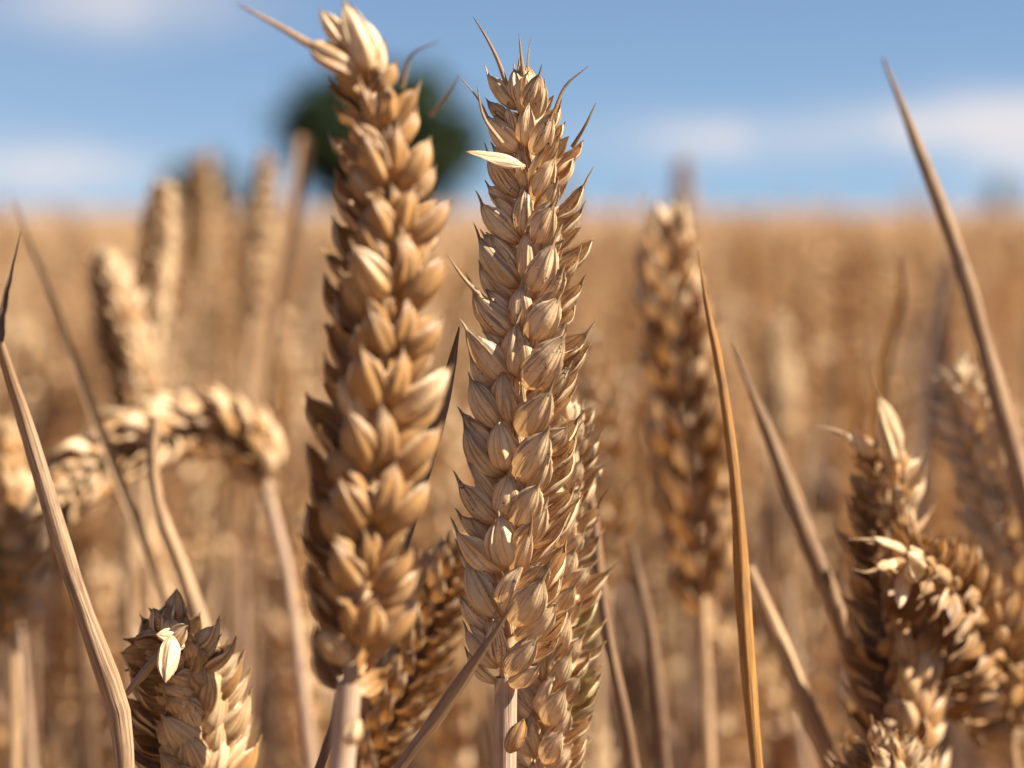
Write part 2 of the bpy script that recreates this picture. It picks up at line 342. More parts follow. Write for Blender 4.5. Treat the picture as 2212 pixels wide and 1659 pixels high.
def ear_layout(path, n, phi, toward, size, seed, twist=0.):
    """places the spikelets on the axis: alternate sides, smaller at the base and the tip"""
    g = np.random.default_rng(seed); ax, L = smooth_path(path, 80); tg = tangents(ax); res = []
    for i in range(n):
        s = .012 + .93 * (i / (n - 1)) ; f = s * 79; j = min(int(f), 78); a = ax[j] + (ax[j + 1] - ax[j]) * (f - j); T = unit(tg[j])
        N = unit(toward - T * (toward @ T)); B = np.cross(T, N); side = 1 if i % 2 else -1
        ph = phi + twist * s + g.normal(0, .07)
        o = (math.cos(ph) * B + math.sin(ph) * N) * side; t = np.cross(T, o)
        k = size * np.interp(s, [0, .06, .2, .5, .8, 1], [.78, .95, 1.03, 1.0, .83, .56]) * g.uniform(.95, 1.05)
        res.append((a, T, o, t, k, False, s))
    T = unit(tg[-1]); N = unit(toward - T * (toward @ T)); B = np.cross(T, N)
    o = (-math.sin(phi) * B + math.cos(phi) * N)
    res.append((ax[-5], T, o, np.cross(T, o), size * .62, True, 1.0))
    return res, ax, g
def rachis_mb(ax, lay, k, seed):
    mb = MB(); p = ax.copy(); s = np.linspace(0, 1, len(p)); tg = tangents(p)
    for i in range(len(p)):
        o = lay[min(int(s[i] * (len(lay) - 1)), len(lay) - 2)][2]; p[i] = p[i] - o * .0003
    tube(mb, p, .0011 * k * (1 - .5 * s), nu=8, rnd=(.6, .2, 0), seed=seed); return mb
def stem_path(base_pts, ground):
    p, _ = smooth_path(list(base_pts) + [ground], 46); return p
def terminal_fix(T, o, t): return T, o, t
def wheat(label, ear, stem, ground, phi, n=22, size=1.0, seed=1, level=2, awn_k=1.0, tone=.5, mould=.35, group=None, twist=0., stem_r=.0013,
          stem_mat=None, spread=1.0, tip_tone=0., plump=.3, res=None, greens=(), name='wheat_plant'):
    """a whole plant. ear: (px, py, distance) from base to tip; stem: from the ear's base down; ground: (dx, dy) of its foot.
    level 2: every husk its own sub-part; 1: every spikelet its own part."""
    e = [P(*q) for q in ear]; st = [e[0] + unit(e[1] - e[0]) * .002] + [P(*q) for q in stem]
    foot = np.array((st[-1][0] + ground[0], st[-1][1] + ground[1], 0.))
    root = empty(name, foot); tag(root, label, 'wheat', group); off = foot
    toward = unit(np.array((0, 0, CAM_Z)) - e[len(e) // 2])
    lay, ax, g = ear_layout(e, n, phi, toward, size, seed, twist)
    sp = stem_path(st, foot); mb = MB(); q = np.linspace(0, 1, len(sp))
    tube(mb, sp, stem_r * (1 + .5 * q), nu=12, rnd=(.6, .35, 0), seed=seed)
    mb.build('stem', stem_mat or STRAW, root, off)
    rachis_mb(ax, lay, size, seed).build('rachis', STRAW, root, off)
    if res is None: res = (15, 21) if level == 2 else (9, 12)
    for i, (a, T, o, t, k, term, s) in enumerate(lay):
        gr = .6 if i in greens else 0.
        ak = awn_k * (np.interp(s, [0, .6, .85, 1], [.7, .9, 1.3, 1.4]))
        parts = spikelet_parts(a, T, o * (.25 if term else 1), t, k, g, ak, tone + tip_tone * float(np.interp(s, [.7, .85], [0, 1])), mould * (1 - .6 * (tip_tone > 0) * (s > .75)), term, res, lite=(level < 1), spread=spread * (.7 if term else 1), green=gr, plump=plump)
        if level == 2:
            mb = MB(); tube(mb, np.array([a, a + T * .002 * k + o * .0012, a + T * .005 * k + o * .002]), .0006 * k, nu=6, rnd=(.6, .2, 0))
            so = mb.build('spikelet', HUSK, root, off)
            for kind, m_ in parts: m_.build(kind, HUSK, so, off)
        else:
            mb = MB()
            for kind, m_ in parts:
                v, f, s_, r_ = m_.arrays(); mb.v.append(v); mb.f.append(f + mb.n); mb.st.append(s_); mb.rnd.append(r_); mb.n += len(v)
            mb.build('spikelet', HUSK, root, off)
    root['off'] = list(map(float, off)); return root
def loose_husk(root, kind, b, tip, W, normal=(0, -1, .2), aw=0., curl=(0, 0, 1), **kw):
    off = np.array(root['off']); b, tip = P(*b), P(*tip); mb = MB(); d = tip - b; L = np.linalg.norm(d); W *= .95
    c, dd, y = husk(mb, b, d, normal, L, W, kw.pop('D', .4), keel=.2, flare=.1, nu=15, nv=19, rnd=kw.pop('rnd', (.8, .2, 0)), **kw)
    if aw: awn(mb, c, dd, unit(np.asarray(curl, float)), aw, .0003, rng)
    mb.build(kind, HUSK, root, off)
def loose_awn(root, pts, r=.0003):
    off = np.array(root['off']); p, _ = smooth_path([P(*q) for q in pts], 14); mb = MB()
    tube(mb, p, r * (1 - np.linspace(0, 1, 14)) ** .7 + .00004, nu=6, rnd=(.5, .5, 0)); mb.build('awn', HUSK, root, off)
del_keys = ('off',)

# ------------------------------------------------------------------ the setting: ground, crop, trees
def quad_sheet(name, x, y0, y1, z, mat, n=40):
    xs = np.linspace(-x, x, n); ys = np.linspace(y0, y1, n)
    X, Y = np.meshgrid(xs, ys); pts = np.stack([X, Y, np.full_like(X, z)], -1)
    mb = MB(); mb.grid(pts, np.zeros_like(pts), (0, 0, 0)); return mb.build(name, mat)
g0 = quad_sheet('ground', 2500, -2500, 2500, 0, SOIL, 60); tag(g0, kind='structure')

def low_plant(g, spik, nsp, nod, stem_n=4, nu=3, nv=4, tip_awn=True, leaf=False):
    """small template: stem plus an ear of simple husks, foot at the origin, about .85 m tall"""
    mb = MB(); H = .76; lean = g.normal(0, .03, 2); L = g.uniform(.075, .095)
    bend = nod; a = g.uniform(0, 6.28); hd = np.array((math.cos(a), math.sin(a), 0))
    pts = [np.zeros(3)]; base = np.array((lean[0], lean[1], H)); dirs = []
    m = 7; cur = base.copy(); ear = [cur.copy()]
    for i in range(m):
        th = bend * (i + .5) / m; d = np.array((0, 0, 1)) * math.cos(th) + hd * math.sin(th); cur = cur + d * L / m; ear.append(cur.copy())
    sp, _ = smooth_path([np.zeros(3), base * np.array((.3, .3, .5)), base], 3 + stem_n)
    tube(mb, sp, np.linspace(.0017, .0011, len(sp)), nu=5 if stem_n > 3 else 3, rnd=(g.uniform(.3, .7), .3, 0), seed=g.uniform(0, 50))
    tone0 = g.uniform(-.1, 1.1); stem = mb; eb = MB(); toward = np.array((0, -1, 0.))
    lay, ax, _ = ear_layout(ear, nsp, g.uniform(0, 3.1), toward, 1.08 * g.uniform(.92, 1.08), int(g.integers(1e6)), twist=.6)
    for (c, T, o, t, k, term, s) in lay:
        tone = tone0 + g.uniform(-.2, .2); mm = .001 * k
        if spik >= 4:
            for kind, q in spikelet_parts(c, T, o, t, k, g, 1., tone, .3, term, (nu, nv), lite=True):
                v, f, s_, r_ = q.arrays(); eb.v.append(v); eb.f.append(f + eb.n); eb.st.append(s_); eb.rnd.append(r_); eb.n += len(v)
        else:
            f_ = 24 // max(nsp, 1)
            for sgn in ((1, -1) if spik == 2 else (0,)):
                husk(eb, c + o * .8 * mm, unit(T + t * .38 * sgn + o * .42), o + t * .5 * sgn, 11.5 * mm * (1 + .25 * (f_ > 1)), 6.0 * mm * (1 + .35 * (f_ > 1)), .6, wrap=1.7, keel=.1, nu=nu, nv=nv,
                     rnd=(tone, .3, 0), g=g, lemma=True)
    return stem, eb
def scatter(x_of, y0, y1, dens, g):
    out = []
    A = sum((2 * x_of(y)) for y in np.linspace(y0, y1, 200)) / 200 * (y1 - y0); N = int(A * dens)
    ymax = x_of(y1)
    while len(out) < N:
        y = g.uniform(y0, y1); x = g.uniform(-ymax, ymax)
        if abs(x) < x_of(y): out.append((x, y))
    return out

# ------------------------------------------------------------------ the plants one can tell apart
D2 = R
hero = wheat('sharp golden wheat ear standing upright in the centre, every husk crisp',
    [(1090, 1492, .350), (1106, 1330, .350), (1112, 1150, .350), (1122, 950, .350), (1138, 720, .350), (1150, 500, .351), (1148, 330, .352), (1130, 190, .353)],
    [(1092, 1580, .350), (1090, 1720, .350)], (.01, .03), D2(-66), n=25, size=1.09, seed=11, plump=0.4, level=2, awn_k=1.15, tone=.98, mould=.5, stem_r=.0017, stem_mat=PINK)
loose_husk(hero, 'husk', (1135, 362, .346), (1003, 333, .345), .0034, normal=(0.1, -.4, 1), rnd=(.95, .3, 0), D=.35)
loose_awn(hero, [(1096, 190, .351), (1075, 130, .350), (1050, 80, .349), (1022, 36, .348)], .00035)
loose_awn(hero, [(1134, 185, .350), (1127, 130, .350), (1121, 72, .350)], .00032)
loose_awn(hero, [(1196, 245, .350), (1222, 185, .350), (1272, 142, .350)], .00028)
loose_awn(hero, [(1236, 318, .350), (1265, 270, .349), (1287, 222, .349)], .00030)
loose_awn(hero, [(1085, 310, .348), (1044, 250, .348), (1031, 188, .348)], .00032)
loose_awn(hero, [(1050, 650, .347), (1005, 605, .346), (966, 550, .346)], .0004)

loose_husk(hero, 'husk', (1098, 1625, .3475), (1132, 1550, .347), .0032, normal=(.2, -.9, .1), rnd=(.4, .5, 0))
left = wheat('large slightly blurred wheat ear left of the sharp centre one, tip leaning left',
    [(748, 1508, .304), (765, 1400, .304), (778, 1200, .304), (796, 1000, .304), (822, 780, .305), (838, 560, .306), (836, 400, .307), (808, 250, .308), (772, 130, .309)],
    [(738, 1590, .304), (730, 1720, .304)], (-.01, .03), D2(64), n=22, size=.99, seed=23, plump=.75, level=2, awn_k=.5, tone=.22, mould=.15, stem_r=.0017, stem_mat=PINK, spread=.95)  # low tone: the ear's warm shade is put into the husk colour
loose_husk(left, 'husk', (778, 160, .306), (660, 92, .304), .0046, normal=(-.2, -.8, .6), rnd=(.55, .5, 0))
loose_awn(left, [(668, 96, .304), (600, 55, .304), (512, 8, .303)], .0005)
loose_husk(left, 'husk', (752, 105, .308), (694, 18, .308), .0030, normal=(-.5, -.8, .2), rnd=(.8, .1, 0))
loose_husk(left, 'husk', (800, 150, .305), (737, 2, .305), .0042, normal=(.3, -.9, .1), rnd=(.8, .1, 0))
loose_husk(left, 'husk', (822, 160, .307), (772, 40, .307), .0044, normal=(.6, -.7, .1), rnd=(.8, .1, 0))
loose_awn(left, [(868, 190, .304), (890, 120, .303), (950, 88, .302)], .0003)
loose_awn(left, [(930, 250, .304), (965, 205, .303), (992, 160, .302)], .00032)
loose_husk(left, 'husk', (752, 1610, .301), (772, 1545, .301), .0030, normal=(.3, -.9, .1), rnd=(.8, .2, 0))
loose_awn(left, [(838, 360, .300), (825, 310, .299), (800, 275, .299)], .0004)

wheat('pale wheat ear with a few green husks close behind the sharp centre ear',
    [(1166, 1760, .364), (1182, 1600, .366), (1196, 1400, .369), (1206, 1200, .372), (1216, 1050, .374), (1228, 900, .376)],
    [(1140, 1840, .372)], (.02, .05), D2(-60), n=22, size=.88, seed=31, level=1, tone=1.0, mould=.2, greens=(5, 9))
wheat('shaded brown wheat ear leaning behind the two sharp ears near the bottom edge',
    [(770, 1720, .402), (820, 1590, .402), (880, 1450, .404), (935, 1320, .406), (985, 1190, .408)],
    [(740, 1800, .402)], (-.03, .04), D2(-20), n=20, size=0.85, seed=41, plump=0.7, level=1, tone=.3, mould=.45)  # low tone paints the centre ear's shadow into these husks
wheat('dark shaded wheat ear with a sunlit pale tip between centre ear and orange leaf',
    [(1515, 1330, .50), (1508, 1180, .50), (1490, 980, .50), (1470, 780, .50), (1450, 620, .50), (1438, 480, .50)],
    [(1522, 1420, .50), (1530, 1660, .50)], (.02, .05), D2(-8), n=22, size=1.25, seed=53, plump=0.5, level=1, tip_tone=1.3, tone=.35, mould=.5, awn_k=1.3)  # low tone paints the ear's shade, tip_tone its sunlit top
wheat('blurred wheat ear with a white tip just right of the centre ear',
    [(1308, 1270, .56), (1306, 1150, .56), (1300, 1000, .56), (1288, 860, .56), (1272, 735, .56)],
    [(1300, 1360, .56), (1285, 1660, .56)], (.02, .06), D2(-60), n=19, size=0.8, seed=59, level=1, tip_tone=.7, tone=.6, mould=.2)
wheat('thick wheat ear low in the left corner with a white dried tip',
    [(430, 1830, .375), (425, 1720, .375), (412, 1600, .374), (396, 1480, .370), (382, 1385, .363)],
    [(435, 1900, .376)], (.02, .03), D2(50), n=19, size=1.12, seed=61, plump=.7, level=1, tone=.65, mould=.3, awn_k=.5, spread=1.1)
low = [o for o in COL.objects if o.get('label', '').startswith('thick wheat ear')][0]
loose_husk(low, 'husk', (372, 1375, .352), (356, 1478, .348), .0036, normal=(.2, -.9, .3), rnd=(.95, .25, 0), D=.35)
loose_husk(low, 'husk', (398, 1395, .354), (335, 1372, .352), .0042, normal=(.2, -.5, .9), rnd=(.95, .25, 0), D=.35)
loose_husk(low, 'husk', (360, 1400, .354), (410, 1352, .352), .0040, normal=(.4, -.6, .7), rnd=(.95, .25, 0), D=.35)
wheat('drooping wheat ear bent over to the left, its arched top white in the sun',
    [(580, 1062, .50), (556, 1000, .50), (500, 945, .497), (420, 930, .495), (330, 950, .49), (230, 990, .485), (165, 1045, .48), (112, 1115, .475)],
    [(596, 1110, .50), (622, 1250, .50), (652, 1480, .50)], (.02, .04), D2(8), n=30, size=1.12, seed=67, plump=0.35, level=1, spread=.75, tone=.5, mould=.4, stem_mat=PINK)
wheat('blurred upright wheat ear with a white tip, left of the large left ear',
    [(300, 930, .56), (292, 860, .56), (275, 760, .56), (252, 660, .56), (228, 565, .56)],
    [(310, 1030, .56), (330, 1660, .56)], (.02, .05), D2(40), n=20, size=0.8, seed=71, level=1, tip_tone=.7, tone=.55, mould=.3)
wheat('tall pale blurred wheat ear leaning right, its tip near the small far bush',
    [(305, 820, .61), (318, 700, .61), (335, 560, .61), (352, 410, .61)],
    [(295, 920, .61), (280, 1600, .61)], (.0, .05), D2(20), n=22, size=0.75, seed=73, level=1, tone=1.0, mould=.1)
wheat('very blurred tan wheat ear standing in front of the small far bush',
    [(425, 620, 1.0), (432, 480, 1.0), (440, 340, 1.0)],
    [(420, 700, 1.0), (415, 1300, 1.0)], (.0, .05), D2(20), n=20, size=0.85, seed=79, level=1, tone=.5, mould=.2)
wheat('blurred tan wheat ear between the small far bush and the round far tree',
    [(545, 700, .80), (556, 600, .80), (568, 470, .80), (575, 340, .80)],
    [(535, 800, .80), (520, 1500, .80)], (.0, .05), D2(60), n=21, size=0.75, seed=83, level=1, tone=.6, mould=.2)
wheat('orange brown wheat ear half cut by the left edge of the picture',
    [(28, 1390, .50), (25, 1250, .50), (12, 1100, .50), (-5, 940, .50)],
    [(32, 1480, .50), (30, 1660, .50)], (-.02, .04), D2(40), n=20, size=0.95, seed=89, level=1, tone=.4, mould=.4)
wheat('wheat ear at the right with loose white top husks and a long side awn',
    [(1960, 1790, .415), (1950, 1650, .415), (1935, 1450, .415), (1922, 1250, .415), (1912, 1080, .415), (1905, 985, .415)],
    [(1965, 1850, .415)], (.02, .04), D2(30), n=23, size=1.05, seed=97, plump=0.4, level=1, tone=.45, mould=.4, awn_k=1.5)
topper = COL.objects[-1]
rw = [o for o in COL.objects if o.get('label', '').startswith('wheat ear at the right with loose')][0]
loose_husk(rw, 'husk', (1935, 1000, .41), (1885, 855, .405), .0066, normal=(.75, -.6, .3), rnd=(.95, .3, 0), aw=.004)
loose_husk(rw, 'husk', (1890, 985, .41), (1820, 935, .405), .0028, normal=(-.2, -.8, .5), rnd=(.9, .1, 0))
loose_awn(rw, [(1822, 937, .405), (1790, 926, .404), (1740, 926, .403)], .0004)
loose_husk(rw, 'husk', (1955, 1060, .41), (1990, 1010, .405), .0030, normal=(.4, -.8, .2), rnd=(.9, .1, 0))
wheat('brown wheat ear nodding towards the viewer at the lower right, tip husks splayed white',
    [(2180, 1590, .455), (2150, 1465, .442), (2098, 1360, .428), (2034, 1275, .41), (1968, 1218, .395)],
    [(2188, 1640, .46), (2190, 1700, .465)], (.03, .05), D2(60), n=22, size=1.25, seed=101, plump=0.6, level=1, tone=.25, mould=.5, awn_k=1.2, spread=1.2)
nod = [o for o in COL.objects if o.get('label', '').startswith('brown wheat ear nodding')][0]
loose_husk(nod, 'husk', (1960, 1215, .396), (1940, 1320, .39), .0030, normal=(-.1, -.9, .3), rnd=(.95, .3, 0))
loose_husk(nod, 'husk', (1955, 1190, .396), (1880, 1165, .39), .0026, normal=(-.1, -.6, .7), rnd=(.95, .3, 0))
loose_awn(nod, [(1882, 1166, .39), (1850, 1165, .389), (1828, 1167, .389)], .0003)
loose_husk(nod, 'husk', (1950, 1215, .396), (1890, 1232, .39), .0028, normal=(-.1, -.6, .7), rnd=(.8, .3, 0))
loose_awn(nod, [(1892, 1231, .39), (1865, 1236, .389), (1838, 1228, .389)], .0003)
loose_husk(nod, 'husk', (1985, 1240, .394), (1950, 1195, .386), .0058, normal=(-.1, -.9, .4), rnd=(.95, .25, 0), D=.4)
wheat('sunlit cream wheat ear leaning left at the right edge of the picture',
    [(2215, 1330, .455), (2185, 1180, .455), (2150, 1040, .455), (2115, 930, .455), (2080, 825, .455)],
    [(2280, 1420, .47), (2300, 1660, .47)], (.03, .04), D2(-70), n=22, size=1.1, seed=103, level=1, tone=1.1, mould=.15)
wheat('wheat ear at the bottom right showing only its sunlit orange tip',
    [(1925, 1960, .39), (1922, 1850, .39), (1918, 1740, .39), (1912, 1640, .388)],
    [(1930, 2040, .39)], (.02, .03), D2(60), n=20, size=1, seed=107, level=1, tone=.6, mould=.3)
wheat('very blurred grey brown wheat ear rising above the horizon right of the centre',
    [(1468, 620, 1.15), (1472, 500, 1.15), (1476, 350, 1.15)],
    [(1466, 700, 1.15), (1460, 1200, 1.15)], (.0, .05), D2(20), n=20, size=0.85, seed=109, level=1, tone=.3, mould=.5)
wheat('pale blurred wheat ear with a rounded tip in the field right of the centre',
    [(1690, 960, .85), (1686, 830, .85), (1678, 690, .85)],
    [(1692, 1050, .85), (1695, 1500, .85)], (.0, .05), D2(50), n=20, size=0.75, seed=113, level=1, tone=.85, mould=.1)

def straw(label, pts, r, mat, ground=None, kind='blade', name='dry_leaf', cat='dry leaf', widths=None, fold=.9, twist=0., mould=.5, ref=(.2, -1, .1), n=170):
    q = [P(*a) for a in pts]
    if ground is not None: q.append(np.array((q[-1][0] + ground[0], q[-1][1] + ground[1], 0.)))
    p, L = smooth_path(q, n); mb = MB(); off = np.array((p[-1][0], p[-1][1], 0 if ground is not None else p[-1][2]))
    gg = np.random.default_rng(sum(map(ord, label)))
    at = np.array([np.argmin(np.linalg.norm(p - c, axis=1)) for c in q[:len(pts)]])
    r = np.interp(np.arange(n), at, np.interp(np.linspace(0, 1, len(pts)), np.linspace(0, 1, len(r)), r))
    l = np.linspace(0, L, n); ph = gg.uniform(0, 6, 4)
    r = r * (1 + .07 * np.sin(l * 140 + ph[0]) + .05 * np.sin(l * 330 + ph[1]))
    p = p + (np.sin(l * 75 + ph[2]) * .0005)[:, None] * np.array((1, .4, 0)) * np.clip(l / .02, 0, 1)[:, None]
    if kind == 'tube': tube(mb, p, r, nu=14, rnd=(.5, mould, 0), seed=gg.uniform(0, 50))
    else: blade(mb, p, r, fold=fold, nu=11, rnd=(.5, mould, 0), seed=gg.uniform(0, 50), twist=twist * L / .15, ref=ref)
    root = empty(name, off); tag(root, label, cat)
    mb.build('straw_stem' if kind == 'tube' else 'leaf_blade', mat, root, off); root['off'] = list(map(float, off)); return root
def add_piece(root, pname, pts, r, mat, kind='blade', fold=.8, twist=0., mould=.4):
    p, L = smooth_path([P(*a) for a in pts], 30); mb = MB(); off = np.array(root['off'])
    if kind == 'tube': tube(mb, p, np.interp(np.linspace(0, 1, 30), np.linspace(0, 1, len(r)), r), nu=10, rnd=(.5, mould, 0), seed=9)
    else: blade(mb, p, r, fold=fold, nu=9, rnd=(.5, mould, 0), seed=5, twist=twist)
    mb.build(pname, mat, root, off)

s1 = straw('pale ribbed straw crossing the lower left corner beside the thick low ear',
    [(-4, 735, .33), (30, 850, .335), (95, 1060, .338), (165, 1260, .34), (225, 1420, .342), (262, 1530, .344), (275, 1720, .344)], [.0008, .00095, .0012, .0014, .0016, .0017, .0012],
    RIB, (.03, .03), mould=.9, kind='tube', name='broken_straw', cat='straw')
add_piece(s1, 'leaf_wisp', [(-2, 740, .33), (4, 680, .33), (18, 615, .33), (45, 500, .33)], [.0014, .001, .0004, .0001], DARK)
add_piece(s1, 'side_shoot', [(272, 1500, .352), (310, 1455, .353), (345, 1415, .354)], [.0004, .0007, .0006], STRAW, kind='tube')
straw('orange dry leaf standing upright right of the centre, twisted and split along its length',
    [(1508, 540, .372), (1528, 650, .371), (1552, 760, .37), (1570, 900, .369), (1588, 1100, .368), (1602, 1300, .367), (1622, 1500, .366), (1645, 1700, .365)],
    [.0002, .0008, .0013, .0017, .0021, .0023, .0022, .0020], ORANGE, (.02, .02), fold=.8, mould=.6, ref=(.1, 1, 0))
straw('thin withered leaf slanting across the foot of the sharp centre ear',
    [(1112, 1300, .332), (1080, 1350, .332), (1030, 1420, .333), (985, 1490, .334), (930, 1570, .335), (862, 1665, .336), (800, 1760, .337)],
    [.0004, .0009, .0013, .0019, .0020, .0016, .0014], LEAF, (-.05, .03), fold=.9, twist=.15, mould=.7, ref=(.1, 1, 0))
straw('dark brown pointed leaf between the two tall ears',
    [(992, 706, .352), (975, 790, .353), (945, 920, .354), (915, 1030, .356), (884, 1160, .358), (800, 1390, .362), (692, 1650, .366)],
    [.0002, .0012, .0022, .0026, .0025, .0022, .0020], DARK, (-.04, .03), fold=.6, ref=(-.5, -1, .1), mould=.3)
straw('long grey brown leaf arching down the right edge with its tip against the sky',
    [(1908, 125, .43), (1950, 220, .43), (1992, 330, .43), (2045, 470, .43), (2095, 620, .43), (2140, 770, .43), (2180, 900, .43), (2222, 1050, .43), (2260, 1250, .43)],
    [.0005, .0017, .0025, .0030, .0032, .0034, .0040, .0044, .0042], LEAF, (.03, .02), fold=.8, ref=(-.3, 1, .0), mould=.9)
straw('brown dry leaf leaning behind the orange upright leaf at the right',
    [(1580, 740, .425), (1620, 840, .425), (1660, 930, .425), (1710, 1050, .425), (1760, 1180, .425), (1812, 1310, .425), (1850, 1450, .425)],
    [.0004, .0014, .0022, .0028, .0034, .0036, .0030], LEAF, (.04, .02), fold=.9, ref=(-.3, 1, .0), mould=.8)
straw('thin tan stalk slanting to the bottom edge right of the orange leaf',
    [(1615, 1225, .43), (1660, 1330, .43), (1710, 1450, .43), (1760, 1560, .43), (1815, 1690, .43)], [.0012, .0014, .0016, .0017, .0018], STRAW, (.04, .02), kind='tube', name='broken_straw', cat='straw')
straw('thin greyish stalk running down right of the green tinged ear',
    [(1262, 1010, .405), (1285, 1110, .405), (1300, 1240, .405), (1322, 1400, .405), (1345, 1540, .405), (1368, 1700, .405)], [.0005, .0007, .0010, .0011, .0011, .0012], FSTEM, (.03, .02), kind='tube', name='broken_straw', cat='straw')
straw('blurred stalk below the dark shaded ear, second right of the centre',
    [(1362, 1170, .46), (1385, 1290, .46), (1408, 1420, .46), (1440, 1680, .46)], [.0008, .0011, .0012, .0013], FSTEM, (.03, .02), kind='tube', name='broken_straw', cat='straw')
straw('long blurred tan leaf slanting behind the pale ribbed straw on the left',
    [(30, 430, .47), (75, 560, .47), (140, 720, .47), (200, 870, .47), (255, 1010, .47), (300, 1140, .47), (345, 1300, .47)], [.0002, .0009, .0015, .0019, .0021, .0022, .0020], STRAW, (.03, .03), fold=.8, mould=.4)
straw('short thin stalk rising behind the thick low ear on the left',
    [(335, 900, .43), (332, 1000, .43), (345, 1090, .43), (385, 1210, .43), (425, 1340, .43), (450, 1500, .43)], [.0009, .0012, .0012, .0014, .0015, .0015], STRAW, (.02, .03), kind='tube', name='broken_straw', cat='straw')
straw('flat brown blurred leaf standing in front of the round far tree',
    [(660, 295, .68), (648, 380, .68), (630, 480, .68), (605, 580, .68), (580, 700, .68), (560, 860, .68)], [.0045, .0050, .0052, .0050, .0046, .0042], LEAF, (-.03, .03), fold=.5, mould=.3)
straw('faint reddish wavy leaf at the right before the sunlit cream ear',
    [(1940, 560, .56), (1945, 640, .56), (1925, 740, .56), (1905, 840, .56), (1895, 960, .56)], [.0008, .0020, .0022, .0026, .0026], ORANGE, (-.02, .03), fold=.6, mould=.3)
straw('broad shaded blurred leaf behind the long grey brown leaf at the right',
    [(2045, 560, .75), (2030, 700, .75), (2010, 860, .75), (1985, 1050, .75)], [.003, .006, .0075, .0075], DARK, (-.02, .03), fold=.4, mould=.3)

wheat('pale blurred ear top at the bottom edge right of the green tinged ear',
    [(1282, 1990, .62), (1278, 1850, .62), (1275, 1710, .62), (1272, 1560, .62)],
    [(1284, 2080, .62)], (.02, .03), D2(60), n=20, size=.9, seed=127, level=1, tone=1.0, mould=.1)
gs = np.random.default_rng(77)
for px, py, d, lean, m_ in ((42, 1330, .52, -.02, PINK), (75, 1290, .56, .01, FSTEM), (475, 1120, .62, -.08, STRAW), (522, 1180, .66, .05, PINK), (560, 1100, .80, -.03, PINK), (630, 1180, .85, .02, FSTEM),
        (170, 1250, .60, .04, FSTEM), (1008, 1250, .60, .10, STRAW), (1045, 1400, .55, .12, FSTEM), (960, 1080, .75, -.04, PINK), (1395, 900, .85, .03, FSTEM), (1640, 980, .80, .05, FSTEM),
        (1740, 930, .90, -.04, STRAW), (1560, 1400, .62, -.10, FSTEM), (1700, 1260, .70, .10, PINK), (1770, 1050, .95, .02, FSTEM), (2010, 900, .72, -.05, FSTEM), (1345, 780, .9, -.03, PINK), (640, 760, .95, .03, FSTEM), (470, 760, .9, -.02, STRAW)):
    b0 = P(px, py, d); mb = MB(); hgt = b0[2]; foot = np.array((b0[0] + lean * hgt + gs.normal(0, .02), b0[1] + gs.normal(.02, .03), 0.))
    p, _ = smooth_path([b0, b0 * .6 + foot * .4 + np.array((gs.normal(0, .008), 0, 0)), foot], 40); w_ = gs.uniform(.0011, .0019)
    tube(mb, p, np.interp(np.linspace(0, 1, 40), [0, .06, 1], [w_ * .5, w_, w_ * 1.3]), nu=8, rnd=(gs.uniform(.2, .8), .5, 0), seed=gs.uniform(0, 40))
    o = mb.build('straw_stalk', m_, None, foot); o.location = foot; tag(o, 'blurred bare straw stalk without an ear, standing among the wheat plants', 'straw', 'bare straw stalks among the wheat')

# ------------------------------------------------------------------ the field: about 300 plants one by one, the rest of the crop as one mass
gf = np.random.default_rng(5)
LABELS = [('blurred straw coloured wheat plant standing upright in the crowd behind the sharp ears', 'upright wheat plants in the field'),
          ('blurred wheat plant with its ear nodding sideways in the crowd behind the sharp ears', 'nodding wheat plants in the field'),
          ('blurred wheat plant with its ear bent right over in the crowd behind the sharp ears', 'bent over wheat plants in the field')]
temps = []
for kk, nodv in ((0, .1), (0, .25), (0, .4), (1, .9), (1, 1.3), (2, 2.2), (0, .15), (0, .3), (0, .2), (1, 1.0), (1, .8), (2, 1.9)):
    a, b_ = low_plant(gf, 4, 19, nodv, nu=5, nv=6)
    temps.append((kk, mesh_from('stem', *a.arrays(), (FSTEM, FSTEM, PINK)[len(temps) % 3]), mesh_from('ear', *b_.arrays(), HUSK)))
leafs = []
for k in range(8):
    mb = MB(); h = gf.uniform(.45, .70); a = gf.uniform(0, 6.28); d = np.array((math.cos(a), math.sin(a), 0))
    pts = [np.array((0, 0, h)), np.array((0, 0, h + .07)) + d * .015, np.array((0, 0, h + .12 * gf.uniform(.4, 1.4))) + d * .06, np.array((0, 0, h + gf.uniform(-.06, .16))) + d * .12]
    p, _ = smooth_path(pts, 14); blade(mb, p, [.004, .006, .005, .001], fold=.5, nu=5, seed=gf.uniform(0, 50), twist=gf.uniform(-1.5, 1.5)); leafs.append(mesh_from('leaf', *mb.arrays(), (LEAF, DARK, FLEAF, FLEAF, FLEAF, PINK, FLEAF, DARK)[k]))
Y0, Y1 = .52, 1.56
taken = [(o.location.x, o.location.y) for o in COL.objects if o.get('category') == 'wheat']
spots = scatter(lambda y: .225 * y + .02, Y0, Y1, 405, gf)
spots = [s for s in spots][:300]
